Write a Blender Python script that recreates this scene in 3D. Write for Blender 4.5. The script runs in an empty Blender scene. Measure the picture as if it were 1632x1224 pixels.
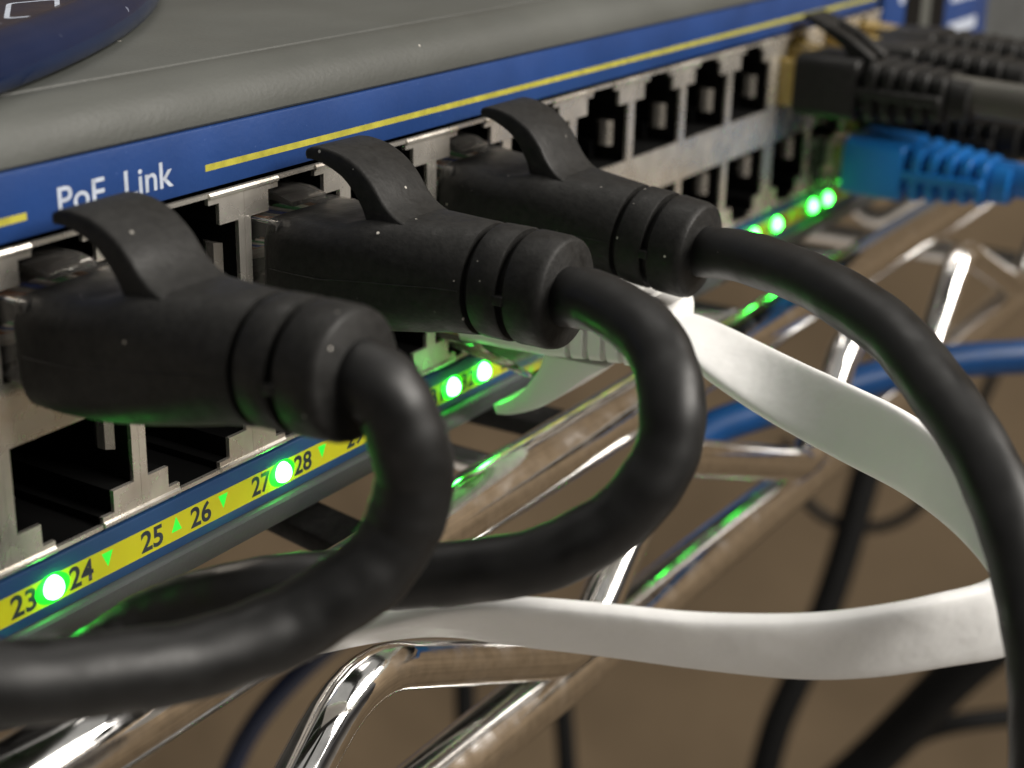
# Close-up of a network switch with patch cables, standing on a chrome wire shelf.
# Lengths below are in millimetres and scaled to metres when meshes are made.
import bpy, math, random
from mathutils import Vector, Matrix

S = 0.001
random.seed(7)
scene = bpy.context.scene
COL = scene.collection

# ------------------------------------------------------------------ camera
cam_data = bpy.data.cameras.new("camera")
cam = bpy.data.objects.new("camera", cam_data)
COL.objects.link(cam)
RIGHT = Vector((0.53415, -0.84513, 0.02080))
DOWN = Vector((-0.28192, -0.20127, -0.93809))
FWD = Vector((0.79700, 0.49522, -0.34576))
mw = Matrix((( RIGHT.x, -DOWN.x, -FWD.x), (RIGHT.y, -DOWN.y, -FWD.y), (RIGHT.z, -DOWN.z, -FWD.z))).to_4x4()
mw.translation = Vector((-88.13, -90.85, 60.46)) * S
cam.matrix_world = mw
cam_data.sensor_width = 36.0
cam_data.lens = 56.69
cam_data.clip_start = 0.004
cam_data.clip_end = 20.0
cam_data.dof.use_dof = True
cam_data.dof.focus_distance = 0.141
cam_data.dof.aperture_fstop = 30.0
scene.camera = cam

# ------------------------------------------------------------------ light
world = bpy.data.worlds.new("World")
scene.world = world
world.use_nodes = True
wn, wl = world.node_tree.nodes, world.node_tree.links
bg = wn["Background"]
# an indoor room: pale lit ceiling overhead, dim brownish walls and floor around
wtc = wn.new("ShaderNodeTexCoord"); wsep = wn.new("ShaderNodeSeparateXYZ"); wmr = wn.new("ShaderNodeMapRange"); wr = wn.new("ShaderNodeValToRGB")
wl.new(wtc.outputs["Generated"], wsep.inputs[0]); wl.new(wsep.outputs["Z"], wmr.inputs[0])
wmr.inputs[1].default_value = -1.0; wmr.inputs[2].default_value = 1.0
wl.new(wmr.outputs[0], wr.inputs[0]); wl.new(wr.outputs[0], bg.inputs["Color"])
el = wr.color_ramp.elements
el[0].position = 0.14; el[0].color = (0.50, 0.445, 0.38, 1)
el[1].position = 0.80; el[1].color = (0.38, 0.37, 0.345, 1)
for p, c in ((0.34, (0.21, 0.185, 0.155)), (0.46, (0.045, 0.040, 0.035)), (0.54, (0.030, 0.028, 0.027)), (0.66, (0.20, 0.19, 0.18))):
    e = el.new(p); e.color = (*c, 1)
bg.inputs["Strength"].default_value = 0.85

def area(name, loc, target, sx, sy, power, color):
    d = bpy.data.lights.new(name, 'AREA')
    d.shape = 'RECTANGLE'; d.size = sx; d.size_y = sy
    d.energy = power; d.color = color
    o = bpy.data.objects.new(name, d); COL.objects.link(o)
    o.location = loc
    o.rotation_euler = (Vector(target) - Vector(loc)).to_track_quat('-Z', 'Y').to_euler()
    return o
area("ceiling_lamp_front", (0.50, -1.20, 0.92), (0.05, 0, 0), 1.4, 0.7, 54, (1.0, 0.95, 0.88))
area("ceiling_lamp_rear", (0.60, 0.45, 1.60), (0.05, 0, 0), 1.2, 0.35, 7, (1.0, 0.95, 0.88))

scene.view_settings.view_transform = 'Standard'
scene.view_settings.look = 'None'
scene.view_settings.exposure = 0.0
scene.view_settings.gamma = 1.0

# ------------------------------------------------------------------ materials
def new_mat(name):
    m = bpy.data.materials.new(name); m.use_nodes = True
    return m, m.node_tree, m.node_tree.nodes["Principled BSDF"]

def mat(name, color, rough=0.5, metal=0.0, spec=0.5, trans=0.0, ior=1.45, bump=None, dust=None, mottle=None, coat=0.0, rough_var=None, sss=0.0):
    """bump=(scale_per_metre, strength, distance mm); dust=(cells per metre, share, colour); mottle=(scale, amount)"""
    m, nt, b = new_mat(name)
    N, L = nt.nodes, nt.links
    b.inputs["Base Color"].default_value = (*color, 1)
    b.inputs["Roughness"].default_value = rough
    b.inputs["Metallic"].default_value = metal
    b.inputs["Specular IOR Level"].default_value = spec
    b.inputs["Transmission Weight"].default_value = trans
    b.inputs["IOR"].default_value = ior
    b.inputs["Coat Weight"].default_value = coat
    if sss:
        b.inputs["Subsurface Weight"].default_value = sss
        b.inputs["Subsurface Radius"].default_value = (1, 1, .9)
        b.inputs["Subsurface Scale"].default_value = 0.0012
    tc = N.new("ShaderNodeTexCoord")
    geo = N.new("ShaderNodeNewGeometry")
    P = geo.outputs["Position"]
    src = None
    if mottle:
        n = N.new("ShaderNodeTexNoise"); n.inputs["Scale"].default_value = mottle[0]; n.inputs["Detail"].default_value = 5
        L.new(P, n.inputs["Vector"])
        mr = N.new("ShaderNodeMapRange")
        mr.inputs[1].default_value = .3; mr.inputs[2].default_value = .7
        mr.inputs[3].default_value = 1 - mottle[1]; mr.inputs[4].default_value = 1 + mottle[1]
        L.new(n.outputs["Fac"], mr.inputs[0])
        mx = N.new("ShaderNodeMix"); mx.data_type = 'RGBA'; mx.blend_type = 'MULTIPLY'
        mx.inputs[0].default_value = 1; mx.inputs[6].default_value = (*color, 1)
        L.new(mr.outputs[0], mx.inputs[7])
        src = mx.outputs[2]
    if dust:
        v = N.new("ShaderNodeTexVoronoi"); v.inputs["Scale"].default_value = dust[0]
        L.new(P, v.inputs["Vector"])
        sep = N.new("ShaderNodeSeparateColor"); L.new(v.outputs["Color"], sep.inputs[0])
        # dot radius differs from cell to cell; most cells have none
        r = N.new("ShaderNodeMapRange"); r.inputs[1].default_value = 1 - dust[1]; r.inputs[2].default_value = 1.0
        r.inputs[3].default_value = 0.0; r.inputs[4].default_value = 0.26
        L.new(sep.outputs[0], r.inputs[0])
        lt = N.new("ShaderNodeMath"); lt.operation = 'LESS_THAN'
        L.new(v.outputs["Distance"], lt.inputs[0]); L.new(r.outputs[0], lt.inputs[1])
        f = N.new("ShaderNodeMath"); f.operation = 'MULTIPLY'
        L.new(lt.outputs[0], f.inputs[0]); L.new(sep.outputs[1], f.inputs[1])
        mx = N.new("ShaderNodeMix"); mx.data_type = 'RGBA'
        L.new(f.outputs[0], mx.inputs[0])
        if src: L.new(src, mx.inputs[6])
        else: mx.inputs[6].default_value = (*color, 1)
        mx.inputs[7].default_value = (*dust[2], 1)
        src = mx.outputs[2]
    if src: L.new(src, b.inputs["Base Color"])
    if rough_var:
        n = N.new("ShaderNodeTexNoise"); n.inputs["Scale"].default_value = rough_var[0]; n.inputs["Detail"].default_value = 4
        L.new(P, n.inputs["Vector"])
        mr = N.new("ShaderNodeMapRange"); mr.inputs[1].default_value = .3; mr.inputs[2].default_value = .7
        mr.inputs[3].default_value = rough - rough_var[1]; mr.inputs[4].default_value = rough + rough_var[1]
        L.new(n.outputs["Fac"], mr.inputs[0]); L.new(mr.outputs[0], b.inputs["Roughness"])
    if bump:
        n = N.new("ShaderNodeTexNoise"); n.inputs["Scale"].default_value = bump[0]; n.inputs["Detail"].default_value = 3
        L.new(P, n.inputs["Vector"])
        bp = N.new("ShaderNodeBump"); bp.inputs["Strength"].default_value = bump[1]; bp.inputs["Distance"].default_value = bump[2] * S
        L.new(n.outputs["Fac"], bp.inputs["Height"]); L.new(bp.outputs[0], b.inputs["Normal"])
    return m

DUST = (0.55, 0.52, 0.47)
M = {}
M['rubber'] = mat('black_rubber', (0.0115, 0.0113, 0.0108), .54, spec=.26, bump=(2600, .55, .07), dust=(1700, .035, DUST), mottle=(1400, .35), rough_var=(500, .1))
M['jacket'] = mat('black_cable_jacket', (0.0050, 0.0050, 0.0050), .48, spec=.46, bump=(150, .18, .45), dust=(2000, .003, DUST), mottle=(400, .4), rough_var=(260, .12))
M['grey'] = mat('grey_powder_coat', (0.066, 0.069, 0.063), .50, spec=.4, bump=(2200, .5, .07), dust=(700, .008, DUST), mottle=(45, .16), rough_var=(60, .1))
M['lip'] = mat('dark_grey_plastic', (0.060, 0.066, 0.069), .42, spec=.4, bump=(2400, .4, .05), mottle=(90, .18))
M['blue'] = mat('blue_label_film', (0.014, 0.043, 0.155), .42, spec=.32, bump=(2000, .6, .05), dust=(2600, .07, (0.10, .16, .36)), mottle=(70, .2), rough_var=(80, .1))
M['navy_film'] = mat('navy_label_film', (0.012, 0.045, 0.125), .40, spec=.5, bump=(2600, .2, .04), mottle=(150, .1))
M['yellow'] = mat('yellow_print', (0.46, 0.43, 0.012), .5, spec=.3, bump=(2600, .3, .04), mottle=(300, .05))
M['yellow_line'] = mat('yellow_line_print', (0.36, 0.33, 0.045), .5, spec=.3, bump=(2600, .3, .04), mottle=(900, .2))
M['white_print'] = mat('white_print', (0.40, 0.44, 0.52), .5, mottle=(1200, .2))
M['ink'] = mat('dark_print', (0.012, 0.016, 0.03), .5, mottle=(900, .2))
M['nickel'] = mat('nickel_shield', (0.74, 0.70, 0.635), .28, metal=.80, bump=(420, .18, .12), rough_var=(260, .12), mottle=(300, .12))
M['socket'] = mat('black_socket_plastic', (0.004, 0.004, 0.004), .6, spec=.12)
M['chrome'] = mat('chrome_wire', (0.92, 0.91, 0.90), .11, metal=1.0, bump=(170, .12, .14), rough_var=(300, .09), mottle=(700, .12))
M['white_plastic'] = mat('white_plastic', (0.74, 0.735, 0.715), .42, spec=.4, sss=.15, bump=(900, .12, .05))
M['ribbon'] = mat('white_flat_cable', (0.80, 0.80, 0.79), .42, spec=.35, bump=(190, .6, .45), mottle=(160, .03), rough_var=(260, .08), sss=.1)
M['clear'] = mat('clear_polycarbonate', (0.90, 0.87, 0.83), .06, trans=.95, ior=1.5, spec=.5)
M['gold'] = mat('amber_plug_plastic', (0.46, 0.33, 0.10), .25, spec=.6, trans=.35, ior=1.5)
M['blue_plastic'] = mat('blue_plug_plastic', (0.010, 0.16, 0.50), .42, spec=.4, bump=(1800, .15, .05))
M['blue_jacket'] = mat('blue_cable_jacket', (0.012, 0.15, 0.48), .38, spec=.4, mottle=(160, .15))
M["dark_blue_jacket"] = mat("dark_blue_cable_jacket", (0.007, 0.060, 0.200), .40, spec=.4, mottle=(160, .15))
M['far_black'] = mat('far_black_jacket', (0.005, 0.005, 0.005), .6, spec=.2, mottle=(160, .15))
M['grey_jacket'] = mat('grey_cable_jacket', (0.062, 0.060, 0.052), .45, spec=.4, mottle=(160, .15))
M['wire_orange'] = mat('orange_wire', (0.55, 0.16, 0.03), .45)
M['wire_green'] = mat('green_wire', (0.05, 0.26, 0.09), .45)
M['wire_blue'] = mat('blue_wire', (0.05, 0.10, 0.42), .45)
M['wire_brown'] = mat('brown_wire', (0.20, 0.085, 0.035), .45)
M['wire_white'] = mat('white_wire', (0.62, 0.58, 0.52), .45)
M['navy'] = mat('navy_gloss_plastic', (0.005, 0.012, 0.040), .20, spec=.5, dust=(900, .03, (0.2, .22, .3)), rough_var=(300, .06), mottle=(90, .15))
M['wall'] = mat('brown_wall_paint', (0.345, 0.258, 0.168), .85, spec=.15, bump=(300, .3, .5), mottle=(9, .22))

def led_mat(name, color, strength):
    m, nt, b = new_mat(name)
    b.inputs["Base Color"].default_value = (color[0] * .2, color[1] * .2, color[2] * .2, 1)
    b.inputs["Emission Color"].default_value = (*color, 1)
    b.inputs["Emission Strength"].default_value = strength
    return m
M['led_on'] = led_mat('led_lit', (0.05, 1.0, 0.08), 45)
M['led_far'] = led_mat('led_far', (0.045, 1.0, 0.065), 30)
M['led_halo'] = led_mat('led_halo', (0.010, 1.0, 0.02), 1.5)  # green halo around a lit lamp, put into an emissive disc
M['led_dim'] = led_mat('led_dim', (0.03, 1.0, 0.05), 0.8)
M['led_low'] = led_mat('led_low', (0.03, 1.0, 0.05), 0.9)

# ------------------------------------------------------------------ helpers
class MB:
    """collects vertices and faces of ONE mesh; coordinates in mm"""
    def __init__(self): self.v = []; self.f = []
    def add(self, verts, faces):
        o = len(self.v); self.v += [tuple(p) for p in verts]; self.f += [tuple(i + o for i in q) for q in faces]; return self
    def box(self, x0, x1, y0, y1, z0, z1):
        return self.add([(x0,y0,z0),(x1,y0,z0),(x1,y1,z0),(x0,y1,z0),(x0,y0,z1),(x1,y0,z1),(x1,y1,z1),(x0,y1,z1)],
                        [(0,3,2,1),(4,5,6,7),(0,1,5,4),(1,2,6,5),(2,3,7,6),(3,0,4,7)])
    def prism_x(self, prof, x0, x1, close=True):
        """profile of (y,z) run along X"""
        n = len(prof)
        vs = [(x0, y, z) for y, z in prof] + [(x1, y, z) for y, z in prof]
        fs = [(i, (i + 1) % n, n + (i + 1) % n, n + i) for i in range(n if close else n - 1)]
        if close: fs += [tuple(range(n))[::-1], tuple(range(n, 2 * n))]
        return self.add(vs, fs)
    def loft(self, rings, cap=True):
        n = len(rings[0]); o = []
        for r in rings: o += r
        fs = []
        for k in range(len(rings) - 1):
            for i in range(n):
                j = (i + 1) % n
                fs.append((k * n + i, k * n + j, (k + 1) * n + j, (k + 1) * n + i))
        if cap: fs += [tuple(range(n))[::-1], tuple((len(rings) - 1) * n + i for i in range(n))]
        return self.add(o, fs)
    def tube(self, pts, r, seg=20):
        pts = [Vector(p) for p in pts]
        if not hasattr(r, '__len__'): r = [r] * len(pts)
        t = [(pts[min(i + 1, len(pts) - 1)] - pts[max(i - 1, 0)]).normalized() for i in range(len(pts))]
        u = t[0].orthogonal().normalized(); rings = []
        for i, p in enumerate(pts):
            u = (u - t[i] * u.dot(t[i])).normalized(); w = t[i].cross(u)
            rings.append([tuple(p + (u * math.cos(2 * math.pi * k / seg) + w * math.sin(2 * math.pi * k / seg)) * r[i]) for k in range(seg)])
        return self.loft(rings)
    def build(self, name, material, parent=None, smooth=True, angle=35, bevel=None, loc=None):
        me = bpy.data.meshes.new(name)
        me.from_pydata([(x * S, y * S, z * S) for x, y, z in self.v], [], self.f)
        me.materials.append(M[material] if isinstance(material, str) else material)
        return place(name, me, parent, smooth, angle, bevel)

def place(name, me, parent=None, smooth=True, angle=35, bevel=None):
    import bmesh
    bm = bmesh.new(); bm.from_mesh(me)
    bmesh.ops.remove_doubles(bm, verts=bm.verts, dist=1e-7)
    bmesh.ops.recalc_face_normals(bm, faces=bm.faces)
    if bevel:
        ed = [e for e in bm.edges if len(e.link_faces) == 2 and e.calc_face_angle(0) > math.radians(30)]
        bmesh.ops.bevel(bm, geom=ed, offset=bevel[0] * S, segments=bevel[1], affect='EDGES', profile=.5, clamp_overlap=True)
        bmesh.ops.recalc_face_normals(bm, faces=bm.faces)
    for e in bm.edges:
        if len(e.link_faces) == 2 and e.calc_face_angle(0) > math.radians(angle): e.smooth = False
    for fc in bm.faces: fc.smooth = smooth
    bm.to_mesh(me); bm.free()
    o = bpy.data.objects.new(name, me); COL.objects.link(o)
    if parent: o.parent = parent
    return o

def empty(name, loc, label, category, group=None):
    """an Empty at a thing's base; loc in mm"""
    o = bpy.data.objects.new(name, None); COL.objects.link(o)
    o.empty_display_size = .005
    o.location = Vector(loc) * S
    return tag(o, label, category, group)
def tag(o, label, category, group=None):
    o['label'] = label; o['category'] = category
    if group: o['group'] = group
    return o

def spline(pts, n=10):
    """Catmull-Rom through the points (centripetal-ish, uniform here)"""
    P = [Vector(p) for p in pts]; P = [P[0] * 2 - P[1]] + P + [P[-1] * 2 - P[-2]]; out = []
    for i in range(1, len(P) - 2):
        a, b, c, d = P[i - 1], P[i], P[i + 1], P[i + 2]
        for k in range(n):
            t = k / n
            out.append(.5 * ((2 * b) + (c - a) * t + (2 * a - 5 * b + 4 * c - d) * t * t + (3 * b - a - 3 * c + d) * t ** 3))
    out.append(P[-2]); return out

def smooth_path(pts, n=10, it=3):
    q = spline(pts, n)
    for _ in range(it):
        q = [q[0]] + [(q[i - 1] + q[i] * 2 + q[i + 1]) / 4 for i in range(1, len(q) - 1)] + [q[-1]]
    return q

def rrect(w, h, r, y, zc=0., xc=0., seg=6):
    """rounded rectangle ring in the XZ plane"""
    r = min(r, w / 2 - 1e-3, h / 2 - 1e-3); out = []
    for cx, cz, a0 in ((w/2-r, h/2-r, 0), (-w/2+r, h/2-r, 90), (-w/2+r, -h/2+r, 180), (w/2-r, -h/2+r, 270)):
        for k in range(seg + 1):
            a = math.radians(a0 + 90 * k / seg)
            out.append((xc + cx + r * math.cos(a), y, zc + cz + r * math.sin(a)))
    return out

def text_mesh(name, body, x, z, y, height, width, material, parent, bold=0.0):
    """flat lettering in the XZ plane facing -Y; x,z = lower left corner; width and height in mm"""
    cu = bpy.data.curves.new(name, 'FONT'); cu.body = body; cu.size = 1.0; cu.offset = bold; cu.resolution_u = 4
    cu.extrude = 0.0
    tmp = bpy.data.objects.new(name, cu); COL.objects.link(tmp)
    bpy.context.view_layer.update()
    me = bpy.data.meshes.new_from_object(tmp.evaluated_get(bpy.context.evaluated_depsgraph_get()))
    bpy.data.objects.remove(tmp)
    xs = [v.co.x for v in me.vertices]; ys = [v.co.y for v in me.vertices]
    x0, x1, y0, y1 = min(xs), max(xs), min(ys), max(ys)
    for v in me.vertices:
        a = (v.co.x - x0) / (x1 - x0) * width; b = (v.co.y - y0) / (y1 - y0) * height
        v.co = Vector((x + a, y, z + b)) * S
    me.materials.clear(); me.materials.append(M[material])
    o = bpy.data.objects.new(name, me); COL.objects.link(o); o.parent = parent
    return o

# ------------------------------------------------------------------ paths measured from the place (mm)
CABLE_NEAR = [(-7.0, -24.5, 23.2), (-7.0, -27.6, 23.3), (-7.46, -30.74, 23.06), (-7.0, -32.09, 20.44), (-6.52, -32.62, 16.75), (-6.99, -32.22, 13.33),
 (-9.11, -30.95, 10.27), (-12.13, -28.68, 8.02), (-16.3, -26.1, 6.44), (-23.35, -22.7, 6.62), (-29.99, -19.21, 7.88), (-36.01, -14.69, 9.15)]
CABLE_MID = [(21.0, -25.0, 22.0), (20.7, -28.3, 21.9), (18.2, -33.8, 22.85), (14.95, -39.41, 21.81), (12.03, -42.63, 19.14), (10.0, -43.26, 15.01),
 (7.92, -41.63, 11.1), (5.44, -37.88, 7.85), (3.17, -31.94, 5.33), (0.71, -25.0, 3.82), (-2.73, -19.82, 3.33), (-5.44, -15.89, 2.69),
 (-6.73, -11.18, 0.71), (-8.52, -7.78, -1.46), (-11.75, -6.53, -2.79), (-16.23, -6.53, -2.98), (-20.57, -5.37, -2.65), (-25.86, -2.41, -1.93)]
CABLE_FAR = [(49.0, -23.5, 19.45), (48.9, -27.0, 19.1), (44.92, -33.91, 20.66), (38.61, -43.74, 20.97), (33.46, -51.29, 19.98), (27.78, -58.23, 17.2),
 (23.26, -63.39, 13.82), (19.94, -67.09, 9.57), (17.04, -69.59, 5.09), (14.29, -71.38, 0.51), (11.61, -72.97, -5.03)]
RIBBON = [((52.7, -19.0, 10.9), (45.3, -19.0, 10.9)), ((52.7, -24.6, 11.1), (45.2, -24.6, 10.9)), ((51.29, -29.43, 11.11), (44.21, -29.99, 8.4)),
 ((48.54, -36.29, 10.86), (43.09, -37.47, 5.69)), ((44.53, -44.12, 10.93), (41.29, -45.44, 4.19)), ((40.47, -50.84, 11.03), (37.61, -52.59, 4.21)),
 ((36.49, -56.35, 10.45), (32.48, -58.53, 4.37)), ((33.02, -60.6, 8.81), (28.32, -63.08, 3.38)), ((30.03, -63.16, 6.63), (27.26, -65.6, -0.02)),
 ((26.93, -63.76, 4.42), (28.26, -65.32, -2.9)), ((22.89, -60.82, 3.66), (25.03, -61.21, -3.62)), ((19.61, -57.11, 2.86), (21.96, -57.0, -4.37)),
 ((15.94, -52.57, 2.35), (18.81, -52.0, -4.66)), ((11.63, -45.75, 2.18), (15.37, -44.9, -4.38)), ((8.41, -39.39, 2.42), (12.48, -38.54, -3.94)),
 ((5.86, -32.54, 2.01), (10.13, -31.18, -4.12)), ((4.36, -27.14, 0.5), (9.22, -24.56, -4.75)), ((2.83, -22.16, -1.68), (7.8, -18.72, -6.28)),
 ((0.58, -16.26, -4.2), (5.43, -12.43, -8.62))]
BLUE_BACK = [(173.58, -41.37, -23.15), (160.54, -33.63, -21.89), (147.59, -22.62, -21.49), (135.15, -12.29, -23.8), (122.78, -2.48, -26.7),
 (116.26, 2.54, -28.76), (109.66, 6.21, -32.93), (103.07, 9.21, -38.04), (95.29, 14.57, -42.51), (86.61, 22.99, -44.67), (75.27, 32.48, -45.65),
 (59.95, 39.16, -48.25), (46.45, 43.81, -49.59), (34.62, 49.75, -48.09), (22.81, 56.52, -45.4)]
NAVY_BACK = [(143.27, 90.32, -101.06), (140.76, 98.37, -109.79), (137.7, 106.3, -119.94), (134.79, 112.98, -131.55), (131.65, 118.07, -145.94)]
BLK_A = [(454.93, 81.72, -136.84), (440.43, 83.97, -167.03), (424.65, 85.3, -201.5), (409.55, 88.51, -231.71), (396.38, 93.1, -255.49),
 (385.65, 93.84, -279.19)]
BLK_B = [(364.07, -8.49, -155.89), (358.36, 6.26, -172.53), (353.18, 19.85, -189.57), (349.64, 30.55, -206.98), (347.35, 40.28, -222.93),
 (338.71, 55.86, -245.11)]
BLK_C = [(385.74, -10.2, -206.72), (374.02, 5.77, -210.85), (364.98, 18.79, -213.04), (360.76, 29.05, -217.93), (359.87, 38.17, -226.57)]
BLK_D = [(299.43, 166.65, -195.75), (295.05, 163.02, -211.07), (291.23, 159.79, -224.48), (286.95, 155.98, -239.8)]
BLK_E = [(324.16, 142.59, -228.16), (321.63, 139.75, -238.07), (317.42, 135.44, -253.93)]
BLK_F = [(427.87, 112.36, -159.67), (425.69, 100.99, -180.97), (431.19, 86.67, -188.81), (439.94, 73.27, -187.84), (450.17, 63.74, -177.89),
 (463.95, 56.75, -156.14), (479.67, 51.13, -127.95)]

# ------------------------------------------------------------------ background wall
wall = MB().box(620, 640, -900, 1500, -1200, 500).build('wall', 'wall')
wall['kind'] = 'structure'; wall['label'] = 'plain brown wall far behind the shelf'

# ------------------------------------------------------------------ the switch
X0, X1 = -70.0, 330.0
sw = empty('network_switch', (0, 0, 0), 'grey rack network switch with blue label strips and two rows of ports', 'network switch')
top_prof = [(4.35, 38.1), (4.25, 38.40), (3.7, 38.42), (3.0, 38.25), (2.2, 37.9), (1.4, 37.3), (0.75, 36.5), (0.3, 35.6), (0.05, 34.8), (0.0, 34.3), (0.15, 34.1),
            (0.6, 34.05), (0.6, 28.9), (3.0, 28.9), (3.0, 36.5), (4.35, 37.4)]
MB().prism_x(top_prof, X0, X1).build('front_bezel', 'grey', sw, angle=40)
MB().box(X0, X1, 4.55, 255, 37.4, 38.55).build('top_cover', 'grey', sw, bevel=(.25, 2))
low_prof = [(0.6, 2.6), (0.6, -1.75), (-0.15, -1.85), (-0.5, -2.0), (-0.6, -2.3), (-0.45, -2.65), (0.6, -5.0), (1.2, -5.4), (255, -5.4), (255, -4.2), (3, -4.2), (3, 2.6)]
MB().prism_x(low_prof, X0, X1).build('lower_lip', 'lip', sw, angle=40)
MB().box(X0 + .5, X1 - .5, 16, 250, -4.1, 37.3).build('inner_case', 'socket', sw)

# upper blue strip with its yellow line and lettering
us = MB().box(X0, 166, -.28, .55, 28.95, 34.02).build('upper_label_strip', 'blue', sw, bevel=(.12, 2))
us['label'] = 'blue label strip above the ports'
MB().box(9.1, 165, -.292, -.28, 30.42, 30.98).build('printed_line', 'yellow_line', us)
MB().box(-40, -9.9, -.292, -.28, 30.28, 30.84).build('printed_line', 'yellow_line', us)
text_mesh('lettering', 'PoE  Link', -6.85, 29.95, -.293, 2.15, 12.2, 'white_print', us, .012)

# lower blue strip: yellow band, numbers, indicator lamps
ls = MB().box(X0, X1, -.22, .55, -1.74, 2.95).build('lower_label_strip', 'navy_film', sw, bevel=(.12, 2))
ls['label'] = 'narrow blue label strip with a yellow number band below the ports'
MB().box(X0, 166, -.234, -.22, -.82, 1.58).build('number_band', 'yellow', ls)
PAIRS = [23, 25, 27, 29, 31, 33, 35, 37, 39, 41, 43, 45, 47]
for i, n in enumerate(PAIRS):
    gx = 14.0 * i - 10.45 + (1.6 if i >= 10 else 0)
    text_mesh('number', str(n), gx - 4.25, -.55, -.246, 1.95, 2.6, 'ink', ls, .026)
    text_mesh('number', str(n + 1), gx + 1.75, -.55, -.246, 1.95, 2.6, 'ink', ls, .026)
def dome(x, z, rx, rz, h, material):
    mb = MB(); rings = []
    for k in range(7):
        a = k / 6 * math.pi / 2 * .94
        rings.append([(rx * math.cos(a) * math.cos(t), -h * math.sin(a), rz * math.cos(a) * math.sin(t)) for t in [2 * math.pi * j / 20 for j in range(20)]])
    o = mb.loft(rings).build('indicator_lamp_or_halo', material, ls); o.location = (x * S, -.236 * S, z * S); return o
def tri(x, z, up, material):
    s = 1 if up else -1
    pts = [(x - .62, z - .62 * s), (x + .62, z - .62 * s), (x, z + .7 * s)]
    vs = [(a, -.25, b) for a, b in pts] + [(a, -.235, b) for a, b in pts]
    return MB().add(vs, [(0, 1, 2), (5, 4, 3), (0, 3, 4, 1), (1, 4, 5, 2), (2, 5, 3, 0)]).build('indicator_lamp_or_halo', material, ls, smooth=False)
LIT = {23, 27, 31, 32, 42, 43, 45, 46}
for i, n in enumerate(PAIRS):
    gx = 14.0 * i - 10.45 + (1.6 if i >= 10 else 0)
    for m, x, up in ((n, gx, True), (n + 1, gx + 5.95, False)):
        if m == 42: x += 1.5
        if m in LIT:
            lamp = 'led_on' if m < 40 else 'led_far'
            dome(x, .46, 1.85, 1.28, .045, 'led_halo'); dome(x, .56, .95, 1.03, .95, lamp)  # flat glowing disc drawn as the halo, then the lamp dome itself
        else: tri(x, .62, up, 'led_dim' if m < 40 else 'led_low')

# ports -------------------------------------------------------------
def port_mesh(sign):
    """front shield of one port; z measured from the mid line between the rows"""
    xs = [-6.985, -6.2, -3.85, -2.55, 2.55, 3.85, 6.2, 6.985]
    zs = [0, 2.55, 9.7, 11.6, 12.25, 12.62]
    open_half = {1: 6.2, 2: 3.85, 3: 2.55}
    mb = MB(); T = .4
    solid = lambda i, j: 0 <= i < 7 and 0 <= j < 5 and not (j in open_half and abs((xs[i] + xs[i + 1]) / 2) < open_half[j])
    for i in range(7):
        for j in range(5):
            if not solid(i, j): continue
            a, b, c, d = xs[i], xs[i + 1], zs[j] * sign, zs[j + 1] * sign
            mb.add([(a,0,c),(b,0,c),(b,0,d),(a,0,d)], [(0,1,2,3)])
            mb.add([(a,T,c),(b,T,c),(b,T,d),(a,T,d)], [(3,2,1,0)])
            for di, dj, p, q in ((-1,0,(a,c),(a,d)), (1,0,(b,c),(b,d)), (0,-1,(a,c),(b,c)), (0,1,(a,d),(b,d))):
                if not solid(i + di, j + dj):
                    mb.add([(p[0],0,p[1]),(q[0],0,q[1]),(q[0],T,q[1]),(p[0],T,p[1])], [(0,1,2,3)])
    # rolled edge along the outer rim
    for x0, x1 in ((-6.985, -2.6), (2.6, 6.985)):
        prof = [(-.06, 12.05), (-.22, 12.2), (-.25, 12.42), (-.1, 12.62), (.1, 12.66), (.1, 12.05)]
        mb.prism_x([(y, z * sign) for y, z in prof], x0, x1)
    return mb
def cavity_mesh(sign):
    mb = MB(); e = .12
    prof = [(-6.2-e,2.55-e),(6.2+e,2.55-e),(6.2+e,9.7+e),(3.85+e,9.7+e),(3.85+e,11.6+e),(2.55+e,11.6+e),(2.55+e,12.4),(-2.55-e,12.4),(-2.55-e,11.6+e),(-3.85-e,11.6+e),(-3.85-e,9.7+e),(-6.2-e,9.7+e)]
    n = len(prof)
    vs = [(x, .41, z * sign) for x, z in prof] + [(x, 14, z * sign) for x, z in prof]
    mb.add(vs, [(i, (i + 1) % n, n + (i + 1) % n, n + i) for i in range(n)] + [tuple(range(n, 2 * n))])
    # rails inside the socket
    mb.box(-6.2, -5.2, 4, 12, min(2.6*sign, 4.6*sign), max(2.6*sign, 4.6*sign)); mb.box(5.2, 6.25, 4.5, 12, min(2.6*sign, 4.6*sign), max(2.6*sign, 4.6*sign))
    return mb
def spring_mesh(sign):
    mb = MB()
    for s in (-1, 1):
        pr = [(2.0, 6.28), (2.6, 5.75), (3.4, 5.65), (4.3, 6.28)]
        vs = [(s * x, y, 4.2 * sign) for y, x in pr] + [(s * x, y, 7.3 * sign) for y, x in pr]
        mb.add(vs, [(0,1,5,4),(1,2,6,5),(2,3,7,6),(0,3,2,1),(4,5,6,7)])
    return mb
protos = {}
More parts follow.
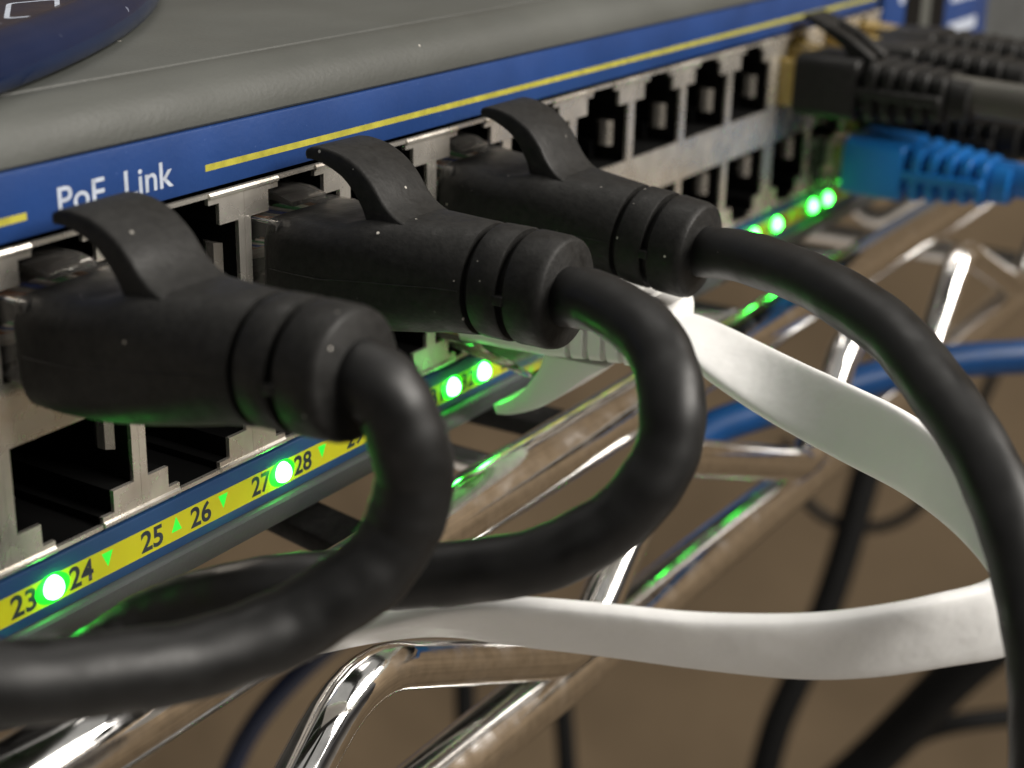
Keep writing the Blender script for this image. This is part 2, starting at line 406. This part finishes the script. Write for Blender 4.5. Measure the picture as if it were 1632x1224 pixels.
for i in range(-1, 13):
    cx = 14.0 * i - 7.0 + (1.6 if i >= 10 else 0)
    for sign in (1, -1):
        if sign not in protos:
            p = port_mesh(sign).build('port', 'nickel', sw, angle=30)
            c = cavity_mesh(sign).build('socket_cavity', 'socket', p, smooth=False)
            s = spring_mesh(sign).build('shield_spring', 'nickel', p, smooth=False)
            protos[sign] = (p, c, s)
        else:
            p0, c0, s0 = protos[sign]
            p = p0.copy(); COL.objects.link(p); p.parent = sw
            for q in (c0, s0):
                k = q.copy(); COL.objects.link(k); k.parent = p
        p.location = (cx * S, 0, 15.8 * S)
MB().box(126.0, 127.6, .05, .4, 3.2, 28.4).build('port_divider', 'nickel', sw)
MB().box(X0, -21.1, .05, .4, 3.2, 28.4).build('port_surround', 'nickel', sw)
MB().box(162.7, 168, .05, .4, 3.2, 28.4).build('port_surround', 'nickel', sw)

# blue badge plate with two slots at the far end, and the bare panel beyond it
pl = MB().box(168.2, 226, -.6, .6, 17.0, 37.0).build('far_badge_plate', 'blue', sw, bevel=(.4, 2))
MB().box(168, X1, .2, 3, -1.7, 36).build('far_front_panel', 'lip', sw)
for cx in (182.5, 195.5):
    MB().loft([rrect(8, 14, 3.5, -.75, 25, cx), rrect(8, 14, 3.5, .3, 25, cx)]).build('slot', 'socket', pl)
MB().loft([rrect(5, 15, 2, -.72, 25.5, 189), rrect(5, 15, 2, .3, 25.5, 189)]).build('slot_divider', 'grey', pl)
for z0, z1 in ((26.3, 29.5), (20.5, 22.6)):
    MB().box(203, 219, -.66, -.59, z0, z1).build('printed_mark', 'white_print', pl)
MB().loft([rrect(3, 3, 1.4, -.66, 30, 176.5), rrect(3, 3, 1.4, -.3, 30, 176.5)]).build('printed_mark', 'white_print', pl)

# ------------------------------------------------------------------ round navy device lying on the switch
pk = empty('round_device', (-60, 145, 38.55), 'round glossy navy plastic device lying on top of the switch', 'device')
def disc(profile, seg=200):
    cx, cy = -71.6, 154.2
    return MB().loft([[(cx + r * math.cos(2*math.pi*k/seg) + 60, cy + r * math.sin(2*math.pi*k/seg) - 145, z) for k in range(seg)] for r, z in profile])
R = 164.4
disc([(R - 1.2, .05), (R - .2, .6), (R, 1.5), (R - .3, 2.6), (R - 1.2, 3.6), (R - 2.6, 4.15), (R - 3.2, 4.2), (R - 3.6, 4.05), (R - 4.2, 3.95), (1, 3.95)]).build('casing', 'navy', pk, angle=50)
# white rounded outline printed on its face
ox, oy = 0.6 + 60, 12.6 - 145
def outline(w, h, r): return [(x + 2.6, z + 5.0) for x, _, z in rrect(w, h, r, 0)]
o1, o2 = outline(5.2, 10, 1.0), outline(4.2, 9, .6)
n = len(o1)
vs = [(ox + x * .985 + y * .68, oy - x * .17 + y * .74, 3.962) for x, y in o1 + o2]
MB().add(vs, [(i, (i + 1) % n, n + (i + 1) % n, n + i) for i in range(n)]).build('printed_outline', 'white_print', pk, smooth=False)

# ------------------------------------------------------------------ black patch cables with hooked latch guards
def hooked_plug(root, cable_pts, tilt, cable_r=2.45, yaw=0.0):
    """parts in the frame of the port opening (origin at its centre, -Y out of the panel)"""
    rot = Matrix.Rotation(math.radians(yaw), 4, 'Z') @ Matrix.Rotation(math.radians(tilt), 4, 'X') @ Matrix.Rotation(math.radians(yaw * 1.5), 4, 'Y')
    def fix(o): o.matrix_local = rot; return o
    # clear plug seen between panel and boot
    c = MB().loft([rrect(11.7, 6.7, .5, 8, -.1), rrect(11.7, 6.7, .5, -3.2, -.1)]).build('plug_body', 'clear', root)
    fix(c)
    MB().prism_x([(4.5, 4.5), (4.5, 5.0), (-.8, 4.65), (-2.3, 4.2), (-2.3, 3.75)], -2.4, 2.4).build('plug_latch', 'clear', c, bevel=(.06, 1))
    for k in range(8):
        wx = -3.6 + k * 1.03
        MB().tube([(wx * .55, -3.6, .1), (wx * .8, -1.5, .1), (wx, .8, -.6), (wx, 7.0, -1.0)], .42, 8).build('wire', ('wire_white', 'wire_orange', 'wire_white', 'wire_blue', 'wire_white', 'wire_green', 'wire_white', 'wire_brown')[k], c)
    MB().box(-5.7, 5.7, 3.0, 7.8, -3.2, 3.0).build('plug_core', 'socket', c)
    # boot: lofted from a rounded box to a round collar with two grooves
    rings = []
    def ring(y, w, h, r, zc): rings.append(rrect(w, h, r, y, zc, seg=9))
    ring(-1.7, 10.6, 7.4, 1.9, -1.0); ring(-1.85, 11.5, 8.3, 2.1, -1.0); ring(-2.4, 12.1, 8.95, 2.2, -1.0); ring(-5, 12.3, 9.1, 2.2, -1.0); ring(-8, 12.3, 9.15, 2.3, -.95)
    ring(-9.5, 12.2, 9.3, 2.4, -.85); ring(-11, 12.0, 9.7, 2.7, -.6); ring(-12.5, 11.8, 9.85, 3.0, -.45); ring(-16, 11.0, 9.75, 3.7, -.2); ring(-19, 10.2, 9.6, 4.3, .05); ring(-21.3, 9.8, 9.55, 4.6, .15)
    ring(-21.5, 9.65, 9.4, 4.55, .15)
    ring(-21.52, 8.4, 8.1, 4.0, .2); ring(-22.1, 8.4, 8.1, 4.0, .2)
    ring(-22.12, 9.6, 9.4, 4.6, .2); ring(-22.3, 9.8, 9.6, 4.7, .2); ring(-24.6, 9.75, 9.6, 4.7, .22); ring(-24.8, 9.55, 9.4, 4.65, .22)
    ring(-24.82, 8.2, 8.0, 3.95, .22); ring(-25.5, 8.2, 8.0, 3.95, .22)
    ring(-25.52, 9.5, 9.4, 4.65, .22); ring(-25.7, 9.75, 9.6, 4.75, .22); ring(-28.2, 9.6, 9.5, 4.72, .2); ring(-28.75, 9.3, 9.2, 4.55, .2); ring(-28.95, 8.7, 8.6, 4.28, .2)
    ring(-29.1, 6.0, 6.0, 2.98, .2); ring(-29.3, 5.2, 5.2, 2.58, .2)
    b = fix(MB().loft(rings).build('boot', 'rubber', root, angle=48))
    for sx in (-1, 1):
        sp_ = [(sx * (w_ / 2 + .015), y_, z_) for y_, w_, z_ in ((-2.6, 12.1, -1.0), (-5, 12.3, -1.0), (-8, 12.3, -.95), (-11, 12.0, -.6), (-16, 11.0, -.2), (-19, 10.2, .05), (-21.3, 9.8, .15))]
        MB().tube(sp_, .075, 6).build('mould_seam', 'rubber', b)
    # bits of moulding flash bridging the grooves
    MB().box(-4.95, -3.9, -25.65 , -24.65, -.4, .45).build('moulding_flash', 'rubber', b, bevel=(.15, 2))
    # hooked guard over the latch
    outer = [(-17.5, 3.6), (-16.0, 4.1), (-14.6, 4.55), (-13.5, 5.2), (-12.6, 6.1), (-11.6, 7.4), (-10.2, 8.6), (-8.5, 9.4), (-6.7, 9.75), (-5.4, 9.7), (-4.75, 9.45)]
    inner = [(-11.2, 3.0), (-11.0, 3.6), (-10.8, 4.3), (-10.4, 5.2), (-9.8, 6.05), (-9.1, 6.85), (-8.3, 7.5), (-7.4, 7.95), (-6.4, 8.3), (-5.5, 8.5), (-4.75, 8.55)]
    outer = [(p.x, p.y) for p in spline([(a, b_, 0) for a, b_ in outer], 4)]; inner = [(p.x, p.y) for p in spline([(a, b_, 0) for a, b_ in inner], 4)]
    m = len(outer); mb = MB(); rgs = []
    for i in range(m):
        (yo, zo), (yi, zi) = outer[i], inner[i]
        t = i / (m - 1)
        hw = 3.45 + .1 * t
        e = .38
        d = Vector((yo - yi, zo - zi)); L_ = d.length; d /= L_
        e = min(e, L_ * .3)
        pi = Vector((yi, zi)); po = Vector((yo, zo))
        rg = []
        for (sx, base, s2) in ((-1, pi, 1), (-1, po, -1), (1, po, -1), (1, pi, 1)):
            for k_ in range(4):
                a = math.radians(30 * k_)
                ca, sa = (math.cos(a), math.sin(a))
                first = (sx == -1 and s2 == 1) or (sx == 1 and s2 == -1)
                # rounded corners of the strip's cross-section
                if first: ux, uy = (1 - math.sin(a)), (1 - math.cos(a))
                else: ux, uy = (1 - math.cos(a)), (1 - math.sin(a))
                if sx == -1 and s2 == 1: ox_, oy_ = e * (1 - math.sin(a)), e * (1 - math.cos(a))
                elif sx == -1: ox_, oy_ = e * (1 - math.cos(a)), e * (1 - math.sin(a))
                elif s2 == -1: ox_, oy_ = e * (1 - math.sin(a)), e * (1 - math.cos(a))
                else: ox_, oy_ = e * (1 - math.cos(a)), e * (1 - math.sin(a))
                q = base + d * s2 * oy_
                rg.append((sx * (hw - ox_), q.x, q.y))
        rgs.append(rg)
    # close the tip with a slightly smaller ring
    last = rgs[-1]; cxm = sum(p[0] for p in last) / len(last); cym = sum(p[1] for p in last) / len(last); czm = sum(p[2] for p in last) / len(last)
    rgs.append([(cxm + (p[0] - cxm) * .94, cym + (p[1] - cym) * .7 + .22, czm + (p[2] - czm) * .6) for p in last])
    fix(mb.loft(rgs).build('latch_guard', 'rubber', root, angle=60))
    # the cable itself
    base = root.location / S
    path = [p - base for p in smooth_path(cable_pts, 12, 40)]
    ph = base.x
    rad = [cable_r * (1 + .012 * math.sin(i * .37 + ph) + .010 * math.sin(i * .91 + 2 * ph) + .008 * math.sin(i * .17)) for i in range(len(path))]
    path = [p + Vector((math.sin(i * .31 + ph), math.cos(i * .23 + ph), math.sin(i * .41))) * (.06 * min(1, i / 20)) for i, p in enumerate(path)]
    MB().tube(path, rad, 28).build('cable', 'jacket', root, angle=60)

G = 'black patch cables with hooked latch guards'
for px, oy, tilt, cr, pts, lab in ((-7, .5, -2.4, 2.72, CABLE_NEAR, 'black patch cable nearest the camera, plugged in above numbers 23 and 24'),
                           (21, .9, .4, 2.45, CABLE_MID, 'middle black patch cable looping down, plugged in above numbers 27 and 28'),
                           (49, 2.0, 6.0, 2.45, CABLE_FAR, 'black patch cable arching to the right edge in front of the white flat cable')):
    r = empty('patch_cable', (px, oy, 21.93), lab, 'cable', G)
    hooked_plug(r, pts, tilt, cr, {-7: -.5, 21: .6, 49: -.3}[px])

# ------------------------------------------------------------------ white flat cable
wc = empty('flat_cable', (49, 0, 9.66), 'white flat patch cable looping right and back under the black cables', 'cable')
rotw = Matrix.Rotation(math.radians(-1.2), 4, 'X')
c = MB().loft([rrect(11.7, 6.7, .5, 8, .1), rrect(11.7, 6.7, .5, -4.4, .1)]).build('plug_body', 'clear', wc); c.matrix_local = rotw
MB().prism_x([(3, -3.4), (3, -4.6), (-4, -5.6), (-9.5, -6.6), (-9.8, -6.0), (-4, -4.2), (-3.5, -3.4)], -3.0, 3.0).build('plug_latch', 'clear', c, bevel=(.2, 1))
MB().box(-5.2, 5.2, -4.0, 7.5, -2.4, 2.4).build('plug_core', 'gold', c)
rings = []
def wring(y, w, h, r, zc): rings.append(rrect(w, h, r, y, zc, seg=6))
wring(-2.4, 11.2, 6.2, 1.0, .55); wring(-2.7, 12.0, 6.9, 1.1, .55); wring(-8, 12.2, 6.8, 1.1, .5); wring(-13.6, 11.8, 6.5, 1.1, .45)
y = -13.9
for k in range(4):
    f = 1 - k * .03
    wring(y, 11.7*f, 6.4*f, 1.0, .45); wring(y - 1.25, 11.5*f, 6.2*f, 1.0, .45); wring(y - 1.27, 10.3*f, 5.0*f, .9, .45); wring(y - 1.9, 10.3*f, 5.0*f, .9, .45); y -= 1.92
wring(y, 10.7, 5.6, 1.0, .4); wring(y - 2.3, 10.4, 5.3, 1.0, .35); wring(y - 2.5, 9.9, 4.8, .9, .35)
bt = MB().loft(rings).build('boot', 'white_plastic', wc, angle=40); bt.matrix_local = rotw
# long curved latch guard hanging below the inverted plug
ou = spline([(-19.5, -3.0, 0), (-17.0, -4.6, 0), (-14.2, -7.0, 0), (-11.0, -9.3, 0), (-7.6, -10.8, 0), (-5.6, -11.2, 0)], 5)
inn = spline([(-12.2, -3.0, 0), (-11.6, -4.4, 0), (-10.4, -6.2, 0), (-8.8, -8.0, 0), (-6.8, -9.5, 0), (-5.2, -10.2, 0)], 5)
rgs = []
for p, q in zip(ou, inn):
    t = (p.y + 3) / -8.2; hw = 4.6 - 1.3 * t
    rgs.append([(-hw, p.x, p.y), (hw, p.x, p.y), (hw, q.x, q.y), (-hw, q.x, q.y)])
lg = MB().loft(rgs).build('latch_guard', 'white_plastic', wc, angle=40, bevel=(.12, 2)); lg.matrix_local = rotw
# the flat cable: a rounded strip swept along its two measured edges
A = smooth_path([a for a, b in RIBBON], 10, 6); B = smooth_path([b for a, b in RIBBON], 10, 6)
base = Vector((49, 0, 9.66)); rings = []
prevn = None
for i in range(len(A)):
    ctr = (A[i] + B[i]) / 2; w = (B[i] - A[i]).normalized()
    j0, j1 = max(i - 1, 0), min(i + 1, len(A) - 1)
    t = ((A[j1] + B[j1]) - (A[j0] + B[j0])).normalized()
    nrm = t.cross(w).normalized(); half = 3.55; th = .85
    ring = []
    for k in range(28):
        a = 2 * math.pi * k / 28
        ca, sa = math.cos(a), math.sin(a)
        # stadium-like section
        xx = half * (abs(ca) ** .45) * (1 if ca >= 0 else -1); zz = th * (abs(sa) ** .55) * (1 if sa >= 0 else -1)
        ring.append(tuple(ctr + w * xx + nrm * zz - base))
    rings.append(ring)
MB().loft(rings).build('cable', 'ribbon', wc, angle=70)

# ------------------------------------------------------------------ far plugs with ribbed boots
def ribbed_plug(root, flip, body_mat, cable_mat, cable_pts, y0=-2.0, guard=True, tilt=0.0, ribs=5, plug_mat='gold'):
    s = -1 if flip else 1
    rot = Matrix.Rotation(math.radians(tilt), 4, 'X')
    c = MB().loft([rrect(11.7, 6.7, .5, 8, 0), rrect(11.7, 6.7, .5, y0 - 1.2, 0)]).build('plug_body', plug_mat, root); c.matrix_local = rot
    MB().prism_x([(1.5, 3.3*s), (1.5, 5.2*s), (y0 - 1, 4.4*s), (y0 - 1, 3.3*s)], -3, 3).build('plug_latch', plug_mat, c)
    L0 = y0 - 9.5
    b = MB().loft([rrect(11.2, 7.6, 1.2, y0), rrect(12.2, 8.6, 1.4, y0 - .4), rrect(12.2, 8.6, 1.4, L0 + .3), rrect(11.8, 8.3, 1.6, L0),
                   rrect(8.6, 6.0, 1.6, L0 - .02), rrect(7.0, 5.6, 2.2, L0 - 13.5)]).build('boot', body_mat, root, angle=40)
    b.matrix_local = rot
    for k in range(ribs):
        yk = L0 - 1.3 - k * 2.35; f = 1 - .05 * k
        MB().loft([rrect(11.0*f, 7.9*f, 1.6, yk + .05), rrect(11.6*f, 8.3*f, 1.8, yk - .2), rrect(11.5*f, 8.2*f, 1.8, yk - 1.15), rrect(10.9*f, 7.8*f, 1.6, yk - 1.35)]).build('boot_rib', body_mat, b, angle=40)
    f = 1 - .05 * ribs
    ye = L0 - 1.3 - ribs * 2.35
    MB().loft([rrect(10.6*f, 7.6*f, 2.4, ye + .4), rrect(10.4*f, 7.4*f, 2.6, ye - 2.0), rrect(8*f, 6.2*f, 2.6, ye - 2.3)]).build('boot_collar', body_mat, b, angle=40)
    MB().box(-6.0, 6.0, L0 - 12.0, L0 + .2, -.75, .75).build('boot_spine', body_mat, b, bevel=(.3, 1))
    if guard:
        prof = [(L0 - 1.0, 3.6), (L0 - 1.2, 4.6), (L0 + 3.0, 7.2), (L0 + 7.0, 8.9), (L0 + 9.5, 9.6), (L0 + 9.7, 9.0), (L0 + 6.5, 7.4), (L0 + 3.5, 5.6), (L0 + 2.0, 3.6)]
        for x0, x1 in ((-3.4, -1.2), (1.2, 3.4)):
            g = MB().prism_x([(a, z * s) for a, z in prof], x0, x1).build('latch_guard_arm', body_mat, b, bevel=(.15, 1))
        MB().prism_x([(a, z * s) for a, z in [(L0 + 6.0, 7.15), (L0 + 6.0, 8.45), (L0 + 9.5, 9.65), (L0 + 9.75, 9.0)]], -3.5, 3.5).build('latch_guard_tip', body_mat, b, bevel=(.15, 1))
    base = root.location / S
    MB().tube([p - base for p in smooth_path(cable_pts, 8)], 2.6, 18).build('cable', cable_mat, root, angle=60)

cxA, cxB, cxC = 134.6, 148.6, 162.6
r = empty('patch_cable', (cxA, 0, 21.93), 'blurred black patch cable with a long latch guard, first of the far upper plugs', 'cable', 'far black patch cables')
ribbed_plug(r, False, 'rubber', 'grey_jacket', [(cxA, -22, 22.2), (cxA, -27, 22.0), (cxA + 1, -36, 21.5), (cxA + 5, -50, 20), (cxA + 12, -75, 16), (cxA + 20, -110, 8)], tilt=1.0)
r = empty('patch_cable', (cxB, 0, 21.93), 'blurred black ribbed patch cable behind the first far black plug, upper row', 'cable', 'far black patch cables')
ribbed_plug(r, False, 'rubber', 'far_black', [(cxB, -26, 22.2), (cxB, -31, 22.0), (cxB + 1, -42, 21.5), (cxB + 4, -60, 19), (cxB + 9, -85, 12), (cxB + 14, -120, 0)], y0=-5.5, tilt=-1.0, guard=False)
r = empty('patch_cable', (cxC, 0, 21.93), 'blurred black ribbed patch cable farthest along the upper row beside the blue badge', 'cable', 'far black patch cables')
ribbed_plug(r, False, 'rubber', 'far_black', [(cxC, -24, 22.2), (cxC, -30, 22.0), (cxC + 1, -42, 22.5), (cxC + 5, -60, 22), (cxC + 12, -85, 17), (cxC + 18, -120, 6)], y0=-3.5, tilt=-2.5, guard=False)
r = empty('patch_cable', (cxC, 0, 9.66), 'blurred black patch cable above and behind the bright blue plug', 'cable')
ribbed_plug(r, True, 'rubber', 'far_black', [(cxC, -22, 10.6), (cxC, -28, 11.0), (cxC + 1, -38, 12), (cxC + 4, -55, 12), (cxC + 12, -85, 8), (cxC + 20, -120, 0)], y0=-2.0, tilt=-3, guard=False)
r = empty('patch_cable', (cxB, 0, 8.3), 'bright blue patch cable with ribbed boot in the far lower row', 'cable')
ribbed_plug(r, True, 'blue_plastic', 'blue_jacket', [(cxB, -26, 8.2), (cxB, -31, 8.2), (cxB + .5, -40, 7.6), (cxB + 2, -55, 5.0), (cxB + 6, -80, -3)], y0=-5.2, tilt=1.5, guard=False, plug_mat='clear')

# ------------------------------------------------------------------ chrome wire shelf
sh = empty('wire_shelf', (60, -8, -8), 'chrome wire shelf carrying the switch, two front rods and a zigzag wire', 'shelf')
SB = Vector((60, -8, -8))
def shelf_tube(name, pts, r, seg=24, material='chrome'):
    return MB().tube([Vector(p) - SB for p in pts], r, seg).build(name, material, sh, angle=60)
def line(a, b, n=24): a, b = Vector(a), Vector(b); return [a + (b - a) * i / n for i in range(n + 1)]
shelf_tube('front_rod', line((-90, -8, -8.5), (420, -8, -8.2)), 3.6)
shelf_tube('lower_rod', line((-90, -10.5, -34.8), (420, -10.5, -35.6)), 3.5)
# zigzag wire between the two front rods
def fillet(pts, rad, n=7):
    P = [Vector(p) for p in pts]; out = [P[0]]
    for a, b, c in zip(P, P[1:], P[2:]):
        u = (a - b).normalized(); v = (c - b).normalized(); d = min(rad, (a - b).length * .45, (c - b).length * .45)
        s, e = b + u * d, b + v * d
        for k in range(n + 1):
            t = k / n; out.append(s * (1 - t) ** 2 + b * 2 * t * (1 - t) + e * t * t)
    out.append(P[-1]); return out
ZT, ZB, ZY = -13.2, -31.0, -13.2
zz = []
for top, bot in ((-49, -10), (12, 52), (71, 119), (132, 169), (184, 228), (248, 290), (306, 350)):
    zz += [(top, ZY, ZT), (bot, ZY, ZB)]
shelf_tube('zigzag_wire', fillet(zz, 7.0), 2.45)
# wires running front to back, welded under the front rod
for x in (-6.5, 55.0, 123.0, 164.0):
    shelf_tube('surface_wire', line((x + 2, 260, -12.4), (x, -7.0, -12.3), 8) + [Vector((x, -7.4, -12.3))], [1.4] * 9 + [.7], 16)
for x, ya, dx in ((28.6, -4.5, 6.0), (70.0, -6.0, -1.0)):  # black bars for surface wires; dark chrome reflections put into their colour
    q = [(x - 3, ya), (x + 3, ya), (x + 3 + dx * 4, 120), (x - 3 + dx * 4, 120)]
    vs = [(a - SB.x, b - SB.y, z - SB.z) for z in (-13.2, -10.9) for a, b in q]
    MB().add(vs, [(3,2,1,0),(4,5,6,7),(0,1,5,4),(1,2,6,5),(2,3,7,6),(3,0,4,7)]).build('dark_wire_bar', 'rubber', sh, bevel=(.4, 2))

# side rods and their zigzag at the far end
for z in (-8.2, -35.2):
    shelf_tube('side_rod', line((262, -6, z), (262, 240, z), 12), 2.6, 20)
zs_ = []
for k in range(6): zs_ += [(258, 8 + 40 * k, -12.5), (258, 28 + 40 * k, -31)]
shelf_tube('zigzag_wire', fillet(zs_, 6.0), 2.2)

# ------------------------------------------------------------------ loose cables behind and below the shelf
def loose(name, pts, r, material, label, group=None):
    o = MB()
    P = smooth_path(pts, 8)
    b = P[0].copy()
    ob = MB().tube([p - b for p in P], r, 18).build(name, material, None, angle=60)
    ob.location = b * S
    return tag(ob, label, 'cable', group)
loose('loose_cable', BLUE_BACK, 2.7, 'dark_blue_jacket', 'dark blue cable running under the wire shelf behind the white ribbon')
loose('loose_cable', NAVY_BACK, 2.4, 'navy', 'faint navy cable low on the left behind the zigzag wire')
GB = 'black cables hanging behind the shelf'
loose('loose_cable', BLK_A, 5.6, 'far_black', 'blurred straight black cable hanging behind the middle of the white loop', GB)
loose('loose_cable', BLK_B, 7.2, 'far_black', 'thick blurred black cable slanting at the lower right corner', GB)
loose('loose_cable', BLK_C, 3.2, 'far_black', 'thin blurred black cable branching off to the lower right edge', GB)
loose('loose_cable', BLK_D, 3.4, 'far_black', 'blurred black cable end between the zigzag wire and the lower rod', GB)
loose('loose_cable', BLK_E, 3.4, 'far_black', 'short blurred black cable at the bottom edge under the lower rod', GB)
loose('loose_cable', BLK_F, 2.2, 'far_black', 'thin faint dark curve drooping against the brown wall', GB)  # thin dark tube following a drooping curve
